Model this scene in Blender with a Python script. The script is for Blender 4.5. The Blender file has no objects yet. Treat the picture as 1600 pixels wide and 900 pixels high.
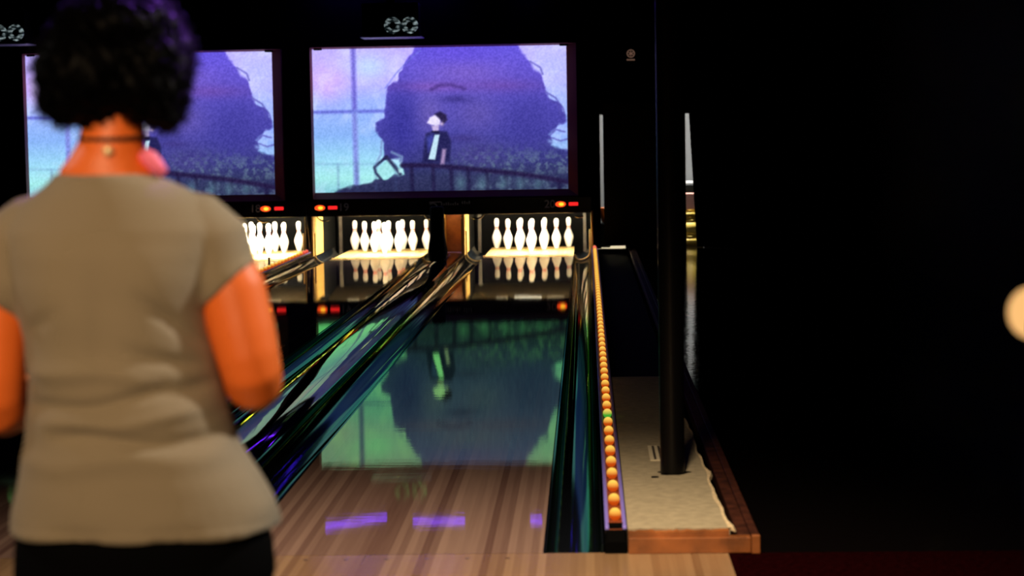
import bpy, bmesh, math, random
import numpy as np
from mathutils import Vector, Matrix
random.seed(7); rng = np.random.default_rng(7)
SC = bpy.context.scene; COL = SC.collection; D = bpy.data
# ------------------------------------------------------------------ camera
F_PX = 3196.5
YAW, PITCH, ROLL = 0.0373262, -0.0742092, -0.0169783
CAM = Vector((0.69454, -6.87827, 1.41893))
fw = Vector((-math.sin(YAW)*math.cos(PITCH), math.cos(YAW)*math.cos(PITCH), math.sin(PITCH)))
r0 = Vector((math.cos(YAW), math.sin(YAW), 0)); u0 = r0.cross(fw)
rt = math.cos(ROLL)*r0 + math.sin(ROLL)*u0; up = -math.sin(ROLL)*r0 + math.cos(ROLL)*u0
cd = D.cameras.new('camera'); cam = D.objects.new('camera', cd); COL.objects.link(cam)
M = Matrix((rt, up, -fw)).transposed().to_4x4(); M.translation = CAM; cam.matrix_world = M
cd.sensor_width = 36; cd.lens = F_PX/1600*36; cd.clip_start = 0.05; cd.clip_end = 100
cd.dof.use_dof = True; cd.dof.focus_distance = 13.0; cd.dof.aperture_fstop = 3.6
SC.camera = cam
# ------------------------------------------------------------------ world, exposure, lights
w = D.worlds.new('world'); SC.world = w; w.use_nodes = True
w.node_tree.nodes['Background'].inputs[0].default_value = (0, 0, 0, 1)
w.node_tree.nodes['Background'].inputs[1].default_value = 0
SC.view_settings.view_transform = 'Standard'; SC.view_settings.look = 'None'
SC.view_settings.exposure = 0; SC.view_settings.gamma = 1; SC.view_settings.use_curve_mapping = False
def spot(name, loc, target, watt, color, deg, blend=.6, radius=.08):
    l = D.lights.new(name, 'SPOT'); l.energy = watt; l.color = color; l.spot_size = math.radians(deg)
    l.spot_blend = blend; l.shadow_soft_size = radius
    o = D.objects.new(name, l); COL.objects.link(o); o.location = loc
    o.rotation_euler = (Vector(target)-Vector(loc)).to_track_quat('-Z', 'Y').to_euler(); return o
def area(name, loc, target, watt, color, sx, sy):
    l = D.lights.new(name, 'AREA'); l.energy = watt; l.color = color; l.shape = 'RECTANGLE'; l.size = sx; l.size_y = sy
    o = D.objects.new(name, l); COL.objects.link(o); o.location = loc
    o.rotation_euler = (Vector(target)-Vector(loc)).to_track_quat('-Z', 'Y').to_euler(); return o
WARM = (1, .72, .44)
spot('approach_light', (.75, -1.3, 3.25), (.45, -.5, 0), 640, (1, .74, .50), 76, 1.0, .12)
spot('back_light', (-.5, -7.6, 2.9), (-.12, -3.4, 1.15), 680, (1, .70, .42), 24, .8, .25)
spot('rim_light', (2.5, -2.55, 3.1), (-.02, -3.4, 1.18), 420, (1, .90, .78), 20, .5, .06)
spot('hip_light', (-2.7, -2.6, 3.1), (-.25, -3.4, 1.15), 80, (1, .9, .85), 16, .5, .06)
spot('violet_light', (.9, -1.6, 3.3), (-.08, -3.38, 1.62), 900, (.35, .08, 1), 9, .6, .05)
area('corridor_light', (1.55, 18.9, 2.3), (1.7, 19.5, .4), 115, (1, .95, .88), .3, .3)
# ------------------------------------------------------------------ helpers
def link(o, parent=None):
    COL.objects.link(o)
    if parent is not None: o.parent = parent
    return o
def obj(name, bm, mat, parent=None, smooth=False):
    me = D.meshes.new(name); bmesh.ops.recalc_face_normals(bm, faces=bm.faces[:]); bm.to_mesh(me); bm.free()
    for m in (mat if isinstance(mat, (list, tuple)) else [mat]): me.materials.append(m)
    if smooth:
        for p in me.polygons: p.use_smooth = True
    return link(D.objects.new(name, me), parent)
def tag(o, label=None, cat=None, group=None, kind=None):
    if label: o['label'] = label
    if cat: o['category'] = cat
    if group: o['group'] = group
    if kind: o['kind'] = kind
    return o
def thing(name, label, cat, loc=(0, 0, 0), group=None):
    o = D.objects.new(name, None); o.empty_display_size = .05; o.location = loc; COL.objects.link(o)
    return tag(o, label, cat, group)
def struct(o): o['kind'] = 'structure'; return o
def box(bm, x0, x1, y0, y1, z0, z1, bev=0, mi=0):
    v = [bm.verts.new((x, y, z)) for z in (z0, z1) for (x, y) in ((x0, y0), (x1, y0), (x1, y1), (x0, y1))]
    fs = [bm.faces.new([v[i] for i in f]) for f in ((3, 2, 1, 0), (4, 5, 6, 7), (0, 1, 5, 4), (1, 2, 6, 5), (2, 3, 7, 6), (3, 0, 4, 7))]
    for f in fs: f.material_index = mi
    if bev:
        es = list({e for f in fs for e in f.edges})
        bmesh.ops.bevel(bm, geom=es, offset=bev, segments=2, affect='EDGES', profile=.5)
    return bm
def Box(*a, **k): return box(bmesh.new(), *a, **k)
def rings(bm, rr, cap=True, closed=True, mi=0):
    """loft a list of rings (each a list of coordinates)"""
    vs = [[bm.verts.new(p) for p in r] for r in rr]; n = len(vs[0])
    for a, b in zip(vs, vs[1:]):
        for i in range(n if closed else n-1):
            j = (i+1) % n
            f = bm.faces.new((a[i], a[j], b[j], b[i])); f.material_index = mi
    if cap and closed:
        bm.faces.new(vs[0][::-1]).material_index = mi; bm.faces.new(vs[-1]).material_index = mi
    return vs
def tube(bm, pts, rad, n=10, cap=True, mi=0):
    pts = [Vector(p) for p in pts]
    if not isinstance(rad, (list, tuple)): rad = [rad]*len(pts)
    rr = []; ref = None
    for i, p in enumerate(pts):
        t = (pts[min(i+1, len(pts)-1)]-pts[max(i-1, 0)]).normalized()
        if ref is None: ref = Vector((0, 0, 1)) if abs(t.z) < .9 else Vector((0, 1, 0))
        a = (ref-ref.dot(t)*t).normalized(); b = t.cross(a); ref = a
        rr.append([p+rad[i]*(math.cos(2*math.pi*k/n)*a+math.sin(2*math.pi*k/n)*b) for k in range(n)])
    return rings(bm, rr, cap, True, mi)
def lathe(bm, prof, c=(0, 0, 0), n=24, mi=None):
    rr = [[(c[0]+r*math.cos(2*math.pi*k/n), c[1]+r*math.sin(2*math.pi*k/n), c[2]+z) for k in range(n)] for r, z in prof]
    vs = rings(bm, rr)
    return vs
def extrude_y(bm, prof, ys, closed=True):
    return rings(bm, [[(x, y, z) for x, z in prof] for y in ys], True, closed)
def blob(bm, c, r, seg=16, rin=12):
    g = bmesh.ops.create_uvsphere(bm, u_segments=seg, v_segments=rin, radius=1)
    r = r if isinstance(r, (tuple, list)) else (r, r, r)
    for v in g['verts']: v.co = Vector((c[0]+v.co.x*r[0], c[1]+v.co.y*r[1], c[2]+v.co.z*r[2]))
    return g['verts']
def ell(c, rx, ry, n=32, tilt=0, sq=1.0):
    out = []
    for k in range(n):
        a = 2*math.pi*k/n; ca, sa = math.cos(a), math.sin(a)
        ca = math.copysign(abs(ca)**sq, ca); sa = math.copysign(abs(sa)**sq, sa)
        out.append((c[0]+rx*ca, c[1]+ry*sa, c[2]+tilt*ca))
    return out
# ------------------------------------------------------------------ materials
MAT = {}
def mat(name, base, rough=.5, metal=0, bump=0, bscale=30, var=0, vscale=12, emit=None, estr=0, coat=0, spec=.5, sheen=0):
    m = D.materials.new(name); m.use_nodes = True; nt = m.node_tree; N, L = nt.nodes, nt.links
    b = N['Principled BSDF']; b.inputs['Base Color'].default_value = (*base, 1); b.inputs['Roughness'].default_value = rough
    b.inputs['Metallic'].default_value = metal; b.inputs['Specular IOR Level'].default_value = spec; b.inputs['Coat Weight'].default_value = coat
    b.inputs['Sheen Weight'].default_value = sheen
    tc = N.new('ShaderNodeTexCoord')
    if var:
        t = N.new('ShaderNodeTexNoise'); t.inputs['Scale'].default_value = vscale; t.inputs['Detail'].default_value = 6
        L.new(tc.outputs['Object'], t.inputs['Vector']); r = N.new('ShaderNodeValToRGB'); L.new(t.outputs['Fac'], r.inputs['Fac'])
        r.color_ramp.elements[0].position = .3; r.color_ramp.elements[1].position = .7
        r.color_ramp.elements[0].color = (*[c*(1-var) for c in base], 1); r.color_ramp.elements[1].color = (*[min(1, c*(1+var)) for c in base], 1)
        L.new(r.outputs['Color'], b.inputs['Base Color'])
    if bump:
        t = N.new('ShaderNodeTexNoise'); t.inputs['Scale'].default_value = bscale; t.inputs['Detail'].default_value = 4
        L.new(tc.outputs['Object'], t.inputs['Vector']); q = N.new('ShaderNodeBump'); q.inputs['Strength'].default_value = bump
        q.inputs['Distance'].default_value = .01; L.new(t.outputs['Fac'], q.inputs['Height']); L.new(q.outputs['Normal'], b.inputs['Normal'])
    if emit: b.inputs['Emission Color'].default_value = (*emit, 1); b.inputs['Emission Strength'].default_value = estr
    MAT[name] = m; return m
def tinted(name, kind, base, tint, far_tint, rough, ior, wave, y0=8.6, y1=10.2, k=1.0):
    """lacquered surface: diffuse base under a Fresnel gloss; up to y0 tint colours the screen reflection green, past y1 far_tint applies"""
    m = D.materials.new(name); m.use_nodes = True; nt = m.node_tree; N, L = nt.nodes, nt.links
    N.remove(N['Principled BSDF']); out = N['Material Output']; tc = N.new('ShaderNodeNewGeometry'); sp = N.new('ShaderNodeSeparateXYZ')
    L.new(tc.outputs['Position'], sp.inputs[0])
    def math_(op, a, b=None):
        n = N.new('ShaderNodeMath'); n.operation = op
        for i, v in enumerate((a, b)):
            if v is None: continue
            if isinstance(v, (int, float)): n.inputs[i].default_value = v
            else: L.new(v, n.inputs[i])
        return n.outputs[0]
    df = N.new('ShaderNodeBsdfDiffuse'); gl = N.new('ShaderNodeBsdfGlossy'); gl.inputs['Roughness'].default_value = rough
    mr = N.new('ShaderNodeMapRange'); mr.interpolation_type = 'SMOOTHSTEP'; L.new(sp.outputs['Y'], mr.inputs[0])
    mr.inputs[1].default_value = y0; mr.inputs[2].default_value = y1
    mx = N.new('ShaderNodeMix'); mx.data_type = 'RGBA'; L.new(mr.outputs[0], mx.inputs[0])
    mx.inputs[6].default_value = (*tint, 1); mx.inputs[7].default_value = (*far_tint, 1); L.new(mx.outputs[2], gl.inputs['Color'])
    if kind == 'boards':
        bd = math_('DIVIDE', sp.outputs['X'], .02703); fl = math_('FLOOR', bd); wn = N.new('ShaderNodeTexWhiteNoise'); wn.noise_dimensions = '1D'
        L.new(fl, wn.inputs['W'])
        f2 = math_('FLOOR', math_('DIVIDE', sp.outputs['X'], .0811)); w2 = N.new('ShaderNodeTexWhiteNoise'); w2.noise_dimensions = '1D'; L.new(f2, w2.inputs['W'])
        mp = N.new('ShaderNodeMapping'); mp.inputs['Scale'].default_value = (70, 1.6, 1); L.new(tc.outputs['Position'], mp.inputs['Vector'])
        gr = N.new('ShaderNodeTexNoise'); gr.inputs['Scale'].default_value = 1; gr.inputs['Detail'].default_value = 5; L.new(mp.outputs[0], gr.inputs['Vector'])
        s = math_('ADD', math_('MULTIPLY', wn.outputs['Value'], .42), math_('MULTIPLY', w2.outputs['Value'], .3))
        s = math_('ADD', s, math_('MULTIPLY', gr.outputs['Fac'], .3))
        rp = N.new('ShaderNodeValToRGB'); L.new(s, rp.inputs['Fac'])
        rp.color_ramp.elements[0].position = .15; rp.color_ramp.elements[1].position = .9
        rp.color_ramp.elements[0].color = (*base[0], 1); rp.color_ramp.elements[1].color = (*base[1], 1)
        L.new(rp.outputs['Color'], df.inputs['Color'])
    else: df.inputs['Color'].default_value = (*base, 1)
    if wave:
        mp = N.new('ShaderNodeMapping'); mp.inputs['Scale'].default_value = wave[1]; L.new(tc.outputs['Position'], mp.inputs['Vector'])
        nz = N.new('ShaderNodeTexNoise'); nz.inputs['Scale'].default_value = 1; nz.inputs['Detail'].default_value = 3; L.new(mp.outputs[0], nz.inputs['Vector'])
        bp = N.new('ShaderNodeBump'); bp.inputs['Strength'].default_value = 1; bp.inputs['Distance'].default_value = wave[0]
        L.new(nz.outputs['Fac'], bp.inputs['Height']); L.new(bp.outputs['Normal'], gl.inputs['Normal'])
    fr = N.new('ShaderNodeFresnel'); fr.inputs['IOR'].default_value = ior
    fac = math_('MINIMUM', math_('MULTIPLY', fr.outputs[0], k), 1.0)
    ms = N.new('ShaderNodeMixShader'); L.new(fac, ms.inputs[0]); L.new(df.outputs[0], ms.inputs[1]); L.new(gl.outputs[0], ms.inputs[2])
    L.new(ms.outputs[0], out.inputs['Surface']); MAT[name] = m; return m
GREEN = (.38, 1.0, .23)  # gloss colour that paints the green cast of the screen's reflection
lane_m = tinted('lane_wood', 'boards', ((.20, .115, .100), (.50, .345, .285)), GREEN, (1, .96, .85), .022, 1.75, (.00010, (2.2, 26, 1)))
deck_m = tinted('pin_deck_maple', 'boards', ((.70, .46, .17), (.82, .58, .25)), (1, .97, .9), (1, .97, .9), .03, 1.6, None, k=.7)
approach_m = tinted('approach_wood', 'boards', ((.22, .12, .058), (.47, .31, .165)), (.9, 1, .9), (.9, 1, .9), .2, 1.4, (.0004, (6, 9, 1)))
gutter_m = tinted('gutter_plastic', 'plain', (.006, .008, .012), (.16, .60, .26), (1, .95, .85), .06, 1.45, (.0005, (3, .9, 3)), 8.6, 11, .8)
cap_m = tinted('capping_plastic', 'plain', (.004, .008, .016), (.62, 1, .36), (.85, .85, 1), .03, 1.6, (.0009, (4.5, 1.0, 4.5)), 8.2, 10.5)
black = mat('black_paint', (.0014, .0014, .0015), .85, spec=.03)
black_gloss = mat('black_gloss', (.004, .004, .005), .18, bump=.05, bscale=8)
black_cloth = mat('black_cloth', (.0016, .0016, .0018), .95, spec=.1, bump=.3, bscale=60)
dark_floor = mat('dark_floor', (.004, .003, .003), .07, bump=.10, bscale=14)
carpet = mat('dark_red_carpet', (.010, .0008, .0012), .95, spec=0, bump=.5, bscale=200, var=.5, vscale=50)
yellow_lam = mat('yellow_laminate', (.80, .50, .14), .35, var=.12, vscale=8)
brown_wood = mat('brown_wood', (.30, .105, .025), .4, var=.4, vscale=10)
silver = mat('silver_metal', (.75, .70, .6), .25, 1)
pin_white = mat('pin_white', (.86, .83, .74), .18, coat=.5)
pin_red = mat('pin_red', (.55, .02, .03), .25, coat=.4)
tan_board = mat('tan_board', (.42, .37, .245), .85, bump=.35, bscale=90, var=.16, vscale=28)
raw_edge = mat('broken_edge', (.75, .62, .38), .9, bump=.6, bscale=80, var=.3, vscale=60)
fascia_m = mat('varnished_fascia', (.29, .092, .02), .5, var=.5, vscale=9, bump=.2, bscale=30)
dark_board = mat('dark_stained_board', (.055, .016, .008), .7, spec=.15, bump=.4, bscale=40, var=.6, vscale=16)
steel_black = mat('black_steel', (.003, .0028, .0028), .3, spec=.2)
violet_ch = mat('violet_channel', (.30, .26, .95), .35)
red_lamp = mat('red_lamp', (.3, .01, .01), .3, emit=(1, .02, .02), estr=1.1)
amber_lamp = mat('amber_lamp', (.3, .1, .01), .3, emit=(1, .07, .012), estr=1.3)
amber_core = mat('amber_core', (.3, .1, .01), .3, emit=(1, .55, .03), estr=1.6)
violet_tube = mat('violet_tube', (.1, .05, .3), .3, emit=(.10, .008, 1), estr=30)
sign_added_glow = mat('sign_added_glow', (.1, .08, .08), .5, emit=(.9, .75, .8), estr=.007)  # faint emission added so the unlit numbers and logo stay visible
white_wall = mat('white_wall', (.125, .132, .136), .8)
skin = mat('skin', (.84, .165, .022), .5, bump=.05, bscale=120)
shirt_m = mat('grey_jersey', (.25, .203, .132), .92, bump=.25, bscale=260, sheen=.15)
trouser_m = mat('black_trousers', (.0012, .0012, .0014), .95, bump=.3, bscale=200, spec=.05)
hair_m = mat('black_hair', (.0006, .0005, .0005), .5, spec=.04)
# ------------------------------------------------------------------ setting
L20, L19, L18, L17 = 0.0, -1.809, -3.441, -5.25
HW, GW = .527, .235; MASK_Y = 17.3; DECK_Y = 16.95; END_Y = 19.25
def S(name, *bx, m=black): return struct(obj(name, Box(*bx), m))
S('floor', -7.2, 1.155, -9, 0, -.12, 0, m=approach_m)
for i in range(-3, 4):
    bm = bmesh.new(); lathe(bm, [(.008, 0), (.008, .0006)], n=14); o = obj('approach_dot', bm, mat('dot_dark', (.06, .03, .02), .4), D.objects['floor']); o.location = (.137*i, -.075, 0)
S('floor_carpet', 1.155, 4.0, -9, -.02, -.12, -.001, m=carpet)
S('floor_side', 1.262, 4.0, -.02, 20.7, -.12, 0, m=dark_floor)
S('floor_under', -7.2, 1.262, 0, 20.7, -.30, -.125)
S('ceiling', -7.2, 4.0, -9, 20.7, 3.35, 3.5)
S('wall_left', -7.35, -7.2, -9, 20.7, -.3, 3.5)
S('wall_right', 4.0, 4.15, -9, 20.7, -.3, 3.5)
S('wall_front', -7.2, 4.0, -9.15, -9, -.3, 3.5)
S('wall_back', -7.2, 4.0, 20.7, 20.85, -.3, 3.5)
S('wall_screens', -7.2, .81, MASK_Y+.06, MASK_Y+.16, .52, 3.35)
bm = bmesh.new(); box(bm, .80, .865, 18.6, 18.68, -.12, 3.35); box(bm, .865, 2.15, 18.6, 18.68, 1.66, 3.35); box(bm, 2.15, 4.0, 18.6, 18.68, 0, 3.35)
struct(obj('wall_doorway', bm, black))
S('wall_partition', .775, .80, MASK_Y+.16, 20.7, -.12, 3.35)
S('wall_corridor', .80, 4.0, 20.3, 20.4, 0, 3.35, m=white_wall)
S('floor_corridor', .80, 1.262, 18.5, 20.3, -.12, 0, m=tan_board)
S('pit_light_block_1', -5.25+HW+GW, .775, MASK_Y+.16, 19.9, .72, .75)  # unseen cover added to stop pit light leaking upward
# ------------------------------------------------------------------ lanes, gutters, cappings
def lane(cx, label):
    t = thing('bowling_lane', label, 'bowling lane', (cx, 0, 0), 'bowling lanes')
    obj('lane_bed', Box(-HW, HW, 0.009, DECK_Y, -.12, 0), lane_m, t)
    obj('pin_deck', Box(-HW, HW, DECK_Y, END_Y, -.12, 0), deck_m, t)
    obj('tail_plank', Box(-HW, HW, END_Y, END_Y+.03, -.12, -.006), brown_wood, t)
lane(L20, 'wooden bowling lane at right, reflecting the big screen in green')
lane(L19, 'wooden bowling lane in the middle, mostly behind the raised arm, ending at nine visible pins')
lane(L18, 'wooden bowling lane at left behind the person, with the most brightly lit deck')
lane(L17, 'wooden bowling lane at far left, hidden behind the person')
def gutter(x0, x1, lo, hi, label):
    """x0 = side at the lane, x1 = outer side"""
    c = (x0+x1)/2; a = abs(x1-x0)/2-.004; s = 1 if x1 > x0 else -1
    t = thing('gutter', label, 'gutter', (c, 0, 0), 'lane gutters')
    prof = [(-s*a, -.122), (-s*a, -.004), (-s*a*.93, -.004)]
    n = 18
    for k in range(n+1):
        q = math.pi*k/n
        zt = -.004*(1+math.cos(q))/2+.028*(1-math.cos(q))/2
        prof.append((-s*a*.93*math.cos(q), zt-.088*math.sin(q)**.8))
    prof += [(s*a, .028), (s*a, -.122)]
    bm = bmesh.new(); extrude_y(bm, prof, [lo+(hi-lo)*i/24 for i in range(25)])
    o = obj('trough', bm, gutter_m, t, True); o.data.set_sharp_from_angle(angle=.9)
    # pale flange where the trough meets the pin deck
    pts = [(s*a*.90, 17.42, .30)]+[(-s*a*.9*math.cos(math.pi*k/14), 17.42, (.04*(1-math.cos(math.pi*k/14))/2-.080*math.sin(math.pi*k/14)**.8)) for k in range(14, -1, -1)]
    bm = bmesh.new(); tube(bm, pts, .009, 8); obj('flange', bm, yellow_lam, t, True)
gutter(HW, .738, .004, 19.3, 'dark glossy gutter at the right edge of the right lane, beside the string of bulbs')
gutter(L20-HW, L20-HW-GW, .004, 19.3, 'dark glossy gutter at the left edge of the right lane')
gutter(L19+HW, L19+HW+GW, .004, 19.3, 'dark glossy gutter at the right edge of the middle lane')
gutter(L19-HW, L19-HW-GW, .004, 19.3, 'dark gutter at the left edge of the middle lane, beside the short violet strip')
gutter(L18+HW, L18+HW+GW, .004, 19.3, 'gutter at the right edge of the left lane')
gutter(L18-HW, L18-HW-GW, .004, 19.3, 'gutter at the left edge of the left lane, behind the person')
gutter(L17+HW, L17+HW+GW, .004, 19.3, 'gutter at the right edge of the far left lane, behind the person')
def capping(x0, x1, label, y1=17.3):
    c = (x0+x1)/2; a = (x1-x0)/2
    prof = [(-a, -.122), (-a, .018)]
    for k in range(1, 16):
        q = -1+2*k/16; prof.append((a*q, .02+.030*(1-abs(q)**3.0)))
    prof += [(a, .018), (a, -.122)]
    bm = bmesh.new(); extrude_y(bm, prof, [.004+(y1-.004)*i/24 for i in range(25)])
    o = obj('divider_capping', bm, cap_m, None, True); o.data.set_sharp_from_angle(angle=.9); o.location = (c, 0, 0)
    return tag(o, label, 'lane divider')
capping(L19+HW+GW, L20-HW-GW, 'broad dark blue glossy capping between the middle lane and the right lane')
capping(L18+HW+GW, L19-HW-GW, 'narrow capping under the short violet light strip, between left and middle lanes')
capping(L17+HW+GW, L18-HW-GW, 'broad dark capping behind the person, left of the left lane')
# ------------------------------------------------------------------ pits: kickbacks, curtains, lamps
def kickback(x, label, side, depth=.95):
    t = thing('kickback', label, 'side wall', (x, 0, 0), 'pin deck side walls')
    obj('front_panel', Box(-.012, .012, 17.40, 17.40+depth, -.10, .52, bev=.003), yellow_lam, t)
    obj('rear_panel', Box(-.012, .012, 17.40+depth, 19.6, -.10, .72), black_cloth, t)
    obj('top_rail', Box(-.012, .012, 17.40, 17.40+depth, .52, .72), black, t)
cover_m = mat('pinsetter_brown', (.055, .042, .024), .5, var=.4, vscale=14); win_hot = mat('window_glow', (.6, .6, .5), .4, emit=(1, .93, .75), estr=3.0); win_dim = mat('window_glow_dim', (.5, .5, .4), .4, emit=(1, .85, .6), estr=.7)
for cx, nm in ((L20, 'right lane'), (L19, 'middle lane'), (L18, 'left lane')):
    rx = .752 if cx == L20 else HW+GW+.018
    kickback(cx+rx, 'yellow side wall at the right of the pins of the %s' % nm, 1)
    kickback(cx-HW-GW-.018, 'yellow side wall at the left of the pins of the %s' % nm, -1)
    o = obj('pit_curtain', Box(-HW-GW+.01, HW+GW-.03, 19.63, 19.66, -.12, .72), black_cloth); o.location.x = cx
    tag(o, 'black curtain closing the pit behind the pins of the %s' % nm, 'curtain', 'pit curtains')
    es = 2600 if cx == L18 else 1100
    lm = mat('pit_lamp_glow_'+nm.split()[0], (.9, .85, .7), .4, emit=(1, .86, .60), estr=es)
    t = thing('pit_lamp', 'strip lamp hung behind the black mask above the %s' % nm, 'lamp', (cx, 17.86, .52), 'pit lamps')
    obj('housing', Box(-.50, .50, -.05, .07, .095, .20, bev=.006), black, t)
    bm = bmesh.new(); tube(bm, [(-.42, 0, .052), (.42, 0, .052)], .015, 12); obj('tube', bm, lm, t, True)
    bm = bmesh.new(); rings(bm, [[(x, 18.35, .64), (x, 19.629, .50), (x, 19.629, .515), (x, 18.35, .66)] for x in (cx-.7675, cx+rx-.0125)])
    for xp in (cx-.70, cx+.66): box(bm, xp-.02, xp+.02, 19.57, 19.625, -.123, .505)
    tag(obj('pinsetter_cover', bm, cover_m), 'brown sloping pinsetter cover over the pins of the %s' % nm, 'machine cover', 'pinsetter covers')
    for xa, xb, wm in ((-.42, -.28, win_dim), (-.20, .13, win_hot), (.20, .40, win_dim)):
        obj('lamp_window', Box(xa, xb, -.045, -.030, .008, .03, bev=.003), wm, t)
    obj('window_bar', Box(-.5, .5, -.05, -.047, .03, .10), black, t)
# divider fronts 
t = thing('ball_return_bay', 'brown wooden divider panel between the middle and right lanes', 'divider', (-.9045, 17.42, 0))
obj('panel', Box(-.108, .108, .45, .47, -.0, .70), brown_wood, t)
obj('side_strip', Box(-.108, -.095, .0, .10, .0, .46, bev=.003), yellow_lam, t)
obj('side_strip', Box(.095, .108, .0, .10, .0, .46, bev=.003), yellow_lam, t)
obj('sill', Box(-.105, .105, -.10, .44, .0, .03), violet_ch, t)
t = thing('padded_partition', 'black padded partition with a pale crease, between the left and middle lanes', 'partition', (-2.6245, 17.375, 0))
obj('panel', Box(-.035, .035, 0, .05, .0, .70, bev=.008), black_gloss, t)
bm = bmesh.new(); tube(bm, [(-.016, -.004, .50), (-.006, -.008, .36), (.004, -.004, .20), (.016, -.004, .05)], .004, 6); obj('crease', bm, silver, t, True)
# added warm fill, hidden behind the mask, that lights the brown panel
t = thing('divider_fill_lamp', 'small added warm fill lamp hidden above the brown divider panel', 'lamp', (-.9045, 17.60, .575))
obj('housing', Box(-.06, .06, -.03, .05, .0, .05, bev=.005), black, t)
bm = bmesh.new(); blob(bm, (0, .0, -.012), (.05, .02, .012)); obj('bulb', bm, mat('divider_fill_bulb', (.9, .7, .4), .4, emit=(1, .72, .4), estr=60), t, True)  # bulb of the added fill lamp
# black ball return hood on the capping
t = thing('ball_return_hood', 'black bulging hood standing on the blue capping in front of the brown divider', 'ball return', (-.968, 15.75, .052))
bm = bmesh.new()
rr = []
for z, hx, hy in ((.0, .105, .16), (.04, .125, .18), (.10, .128, .18), (.18, .115, .165), (.26, .098, .145), (.36, .092, .13), (.50, .094, .13), (.58, .092, .125), (.60, .08, .11)):
    rr.append(ell((0, 0, z), hx*.83, hy, 28, 0, .65))
rings(bm, rr); obj('shell', bm, black_cloth, t, True)
bm = bmesh.new(); tube(bm, [(.085, -.16, .02), (.105, -.185, .015), (.125, -.16, .05), (.14, -.14, .075)], .008, 8); obj('latch', bm, mat('violet_metal', (.35, .25, .7), .3, .6), t, True)
# black mask with lights and numbers
def text_mesh(s, size, name, m, parent, loc):
    cu = D.curves.new(name, 'FONT'); cu.body = s; cu.size = size; cu.extrude = .002; cu.align_x = 'CENTER'; cu.align_y = 'CENTER'
    o = D.objects.new(name, cu); COL.objects.link(o)
    me = D.meshes.new_from_object(o.evaluated_get(bpy.context.evaluated_depsgraph_get())); D.objects.remove(o); D.curves.remove(cu)
    me.materials.clear(); me.materials.append(m)
    q = link(D.objects.new(name, me), parent); q.location = loc; q.rotation_euler = (math.pi/2, 0, 0); return q
def mask(x0, x1, label, lights, logo=None):
    t = thing('mask_unit', label, 'mask', (0, MASK_Y, .5), 'black masks below the screens')
    obj('fascia', Box(x0, x1, 0, .055, 0, .192, bev=.006), black_gloss, t)
    for (xa, xb, xn, num) in lights:
        bm = bmesh.new(); blob(bm, (xa, -.006, .105), (.062, .02, .033), 20, 12)
        ov = obj('lamp', bm, amber_lamp, t, True); ov['label'] = 'amber oval lamp'
        bm = bmesh.new(); blob(bm, (xa+.008, -.020, .105), (.032, .012, .021), 16, 10); obj('lamp_core', bm, amber_core, ov, True)
        obj('lamp', Box(xb-.055, xb+.055, -.016, .002, .086, .126, bev=.008), red_lamp, t)['label'] = 'red bar lamp'
        text_mesh(num, .13, 'lane_number', sign_added_glow, t, (xn, -.003, .105))
    if logo is not None:
        bm = bmesh.new()
        tube(bm, [(logo-.20+.05*math.cos(a), -.004, .095+.045*math.sin(a)) for a in [2.3-.45*i for i in range(11)]], .006, 6)
        tube(bm, [(logo-.24, -.004, .15), (logo-.10, -.004, .155)], .006, 6)
        bm2 = bmesh.new()
        for i in range(12):
            x = logo-.10+i*.027+(.03 if i > 7 else 0); h = random.choice((.02, .03, .034))
            box(bm2, x, x+.012, -.004, .0, .115+(.012 if i > 7 else 0), .115+h+(.012 if i > 7 else 0))
        obj('logo_swirl', bm, sign_added_glow, t); obj('logo_lettering', bm2, sign_added_glow, t)
    return t
mk = mask(-2.62, .745, 'black mask with lane numbers 19 and 20, below the right screen', [(-2.472, -2.32, -2.19, '19'), (.383, .535, .255, '20')], -.93)
mk2 = mask(-6.1, -2.63, 'black mask below the left screen, with lamps for lane 18', [(-3.12, -2.96, -3.243, '18')])
def bracket(parent, x, flip, a0, a1):
    bm = bmesh.new(); r = .11
    tube(bm, [(x+r*math.cos(a0+(a1-a0)*i/10), .03, .055+r*math.sin(a0+(a1-a0)*i/10)) for i in range(11)], [.004+.006*math.sin(math.pi*i/10) for i in range(11)], 8)
    obj('corner_bracket', bm, silver, parent, True)
bracket(mk, -1.14, 1, math.radians(200), math.radians(310)); bracket(mk, -.62, 1, math.radians(235), math.radians(335))
bracket(mk2, -3.14+.0, 1, math.radians(200), math.radians(300)); bracket(mk, -2.42, 1, math.radians(200), math.radians(300)); bracket(mk, .60, 1, math.radians(240), math.radians(300))
# ------------------------------------------------------------------ bowling pins
PROF = [(0.001, 0), (.0258, .0), (.0283, .006), (.0357, .030), (.0450, .060), (.0530, .0900), (.0588, .1143), (.0605, .1300), (.0580, .1500), (.0522, .1680), (.0455, .1850), (.0375, .2050), (.0300, .2220), (.0255, .2370), (.0235, .2520), (.0240, .2630), (.0258, .2800), (.0290, .3000), (.0318, .3200), (.0324, .3380), (.0304, .3540), (.0250, .3680), (.0160, .3775), (.0060, .3808), (.0005, .381)]
def fine(prof):
    out = []
    for (a, b) in zip(prof, prof[1:]):
        for i in range(2): out.append((a[0]+(b[0]-a[0])*i/2, a[1]+(b[1]-a[1])*i/2))
    return out+[prof[-1]]
bm = bmesh.new()
stripes = ((.238, .248), (.258, .270))
pr = sorted(fine(PROF)+[(np.interp(z, [p[1] for p in PROF], [p[0] for p in PROF]), z) for s in stripes for z in s], key=lambda p: p[1])
vs = lathe(bm, pr, n=24)
for f in bm.faces:
    z = f.calc_center_median().z
    if any(a < z < b for a, b in stripes): f.material_index = 1
pin0 = obj('bowling_pin', bm, [pin_white, pin_red], None, True)
SP = .3048
POS = [('head pin at the front', 0, 0)]
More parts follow.
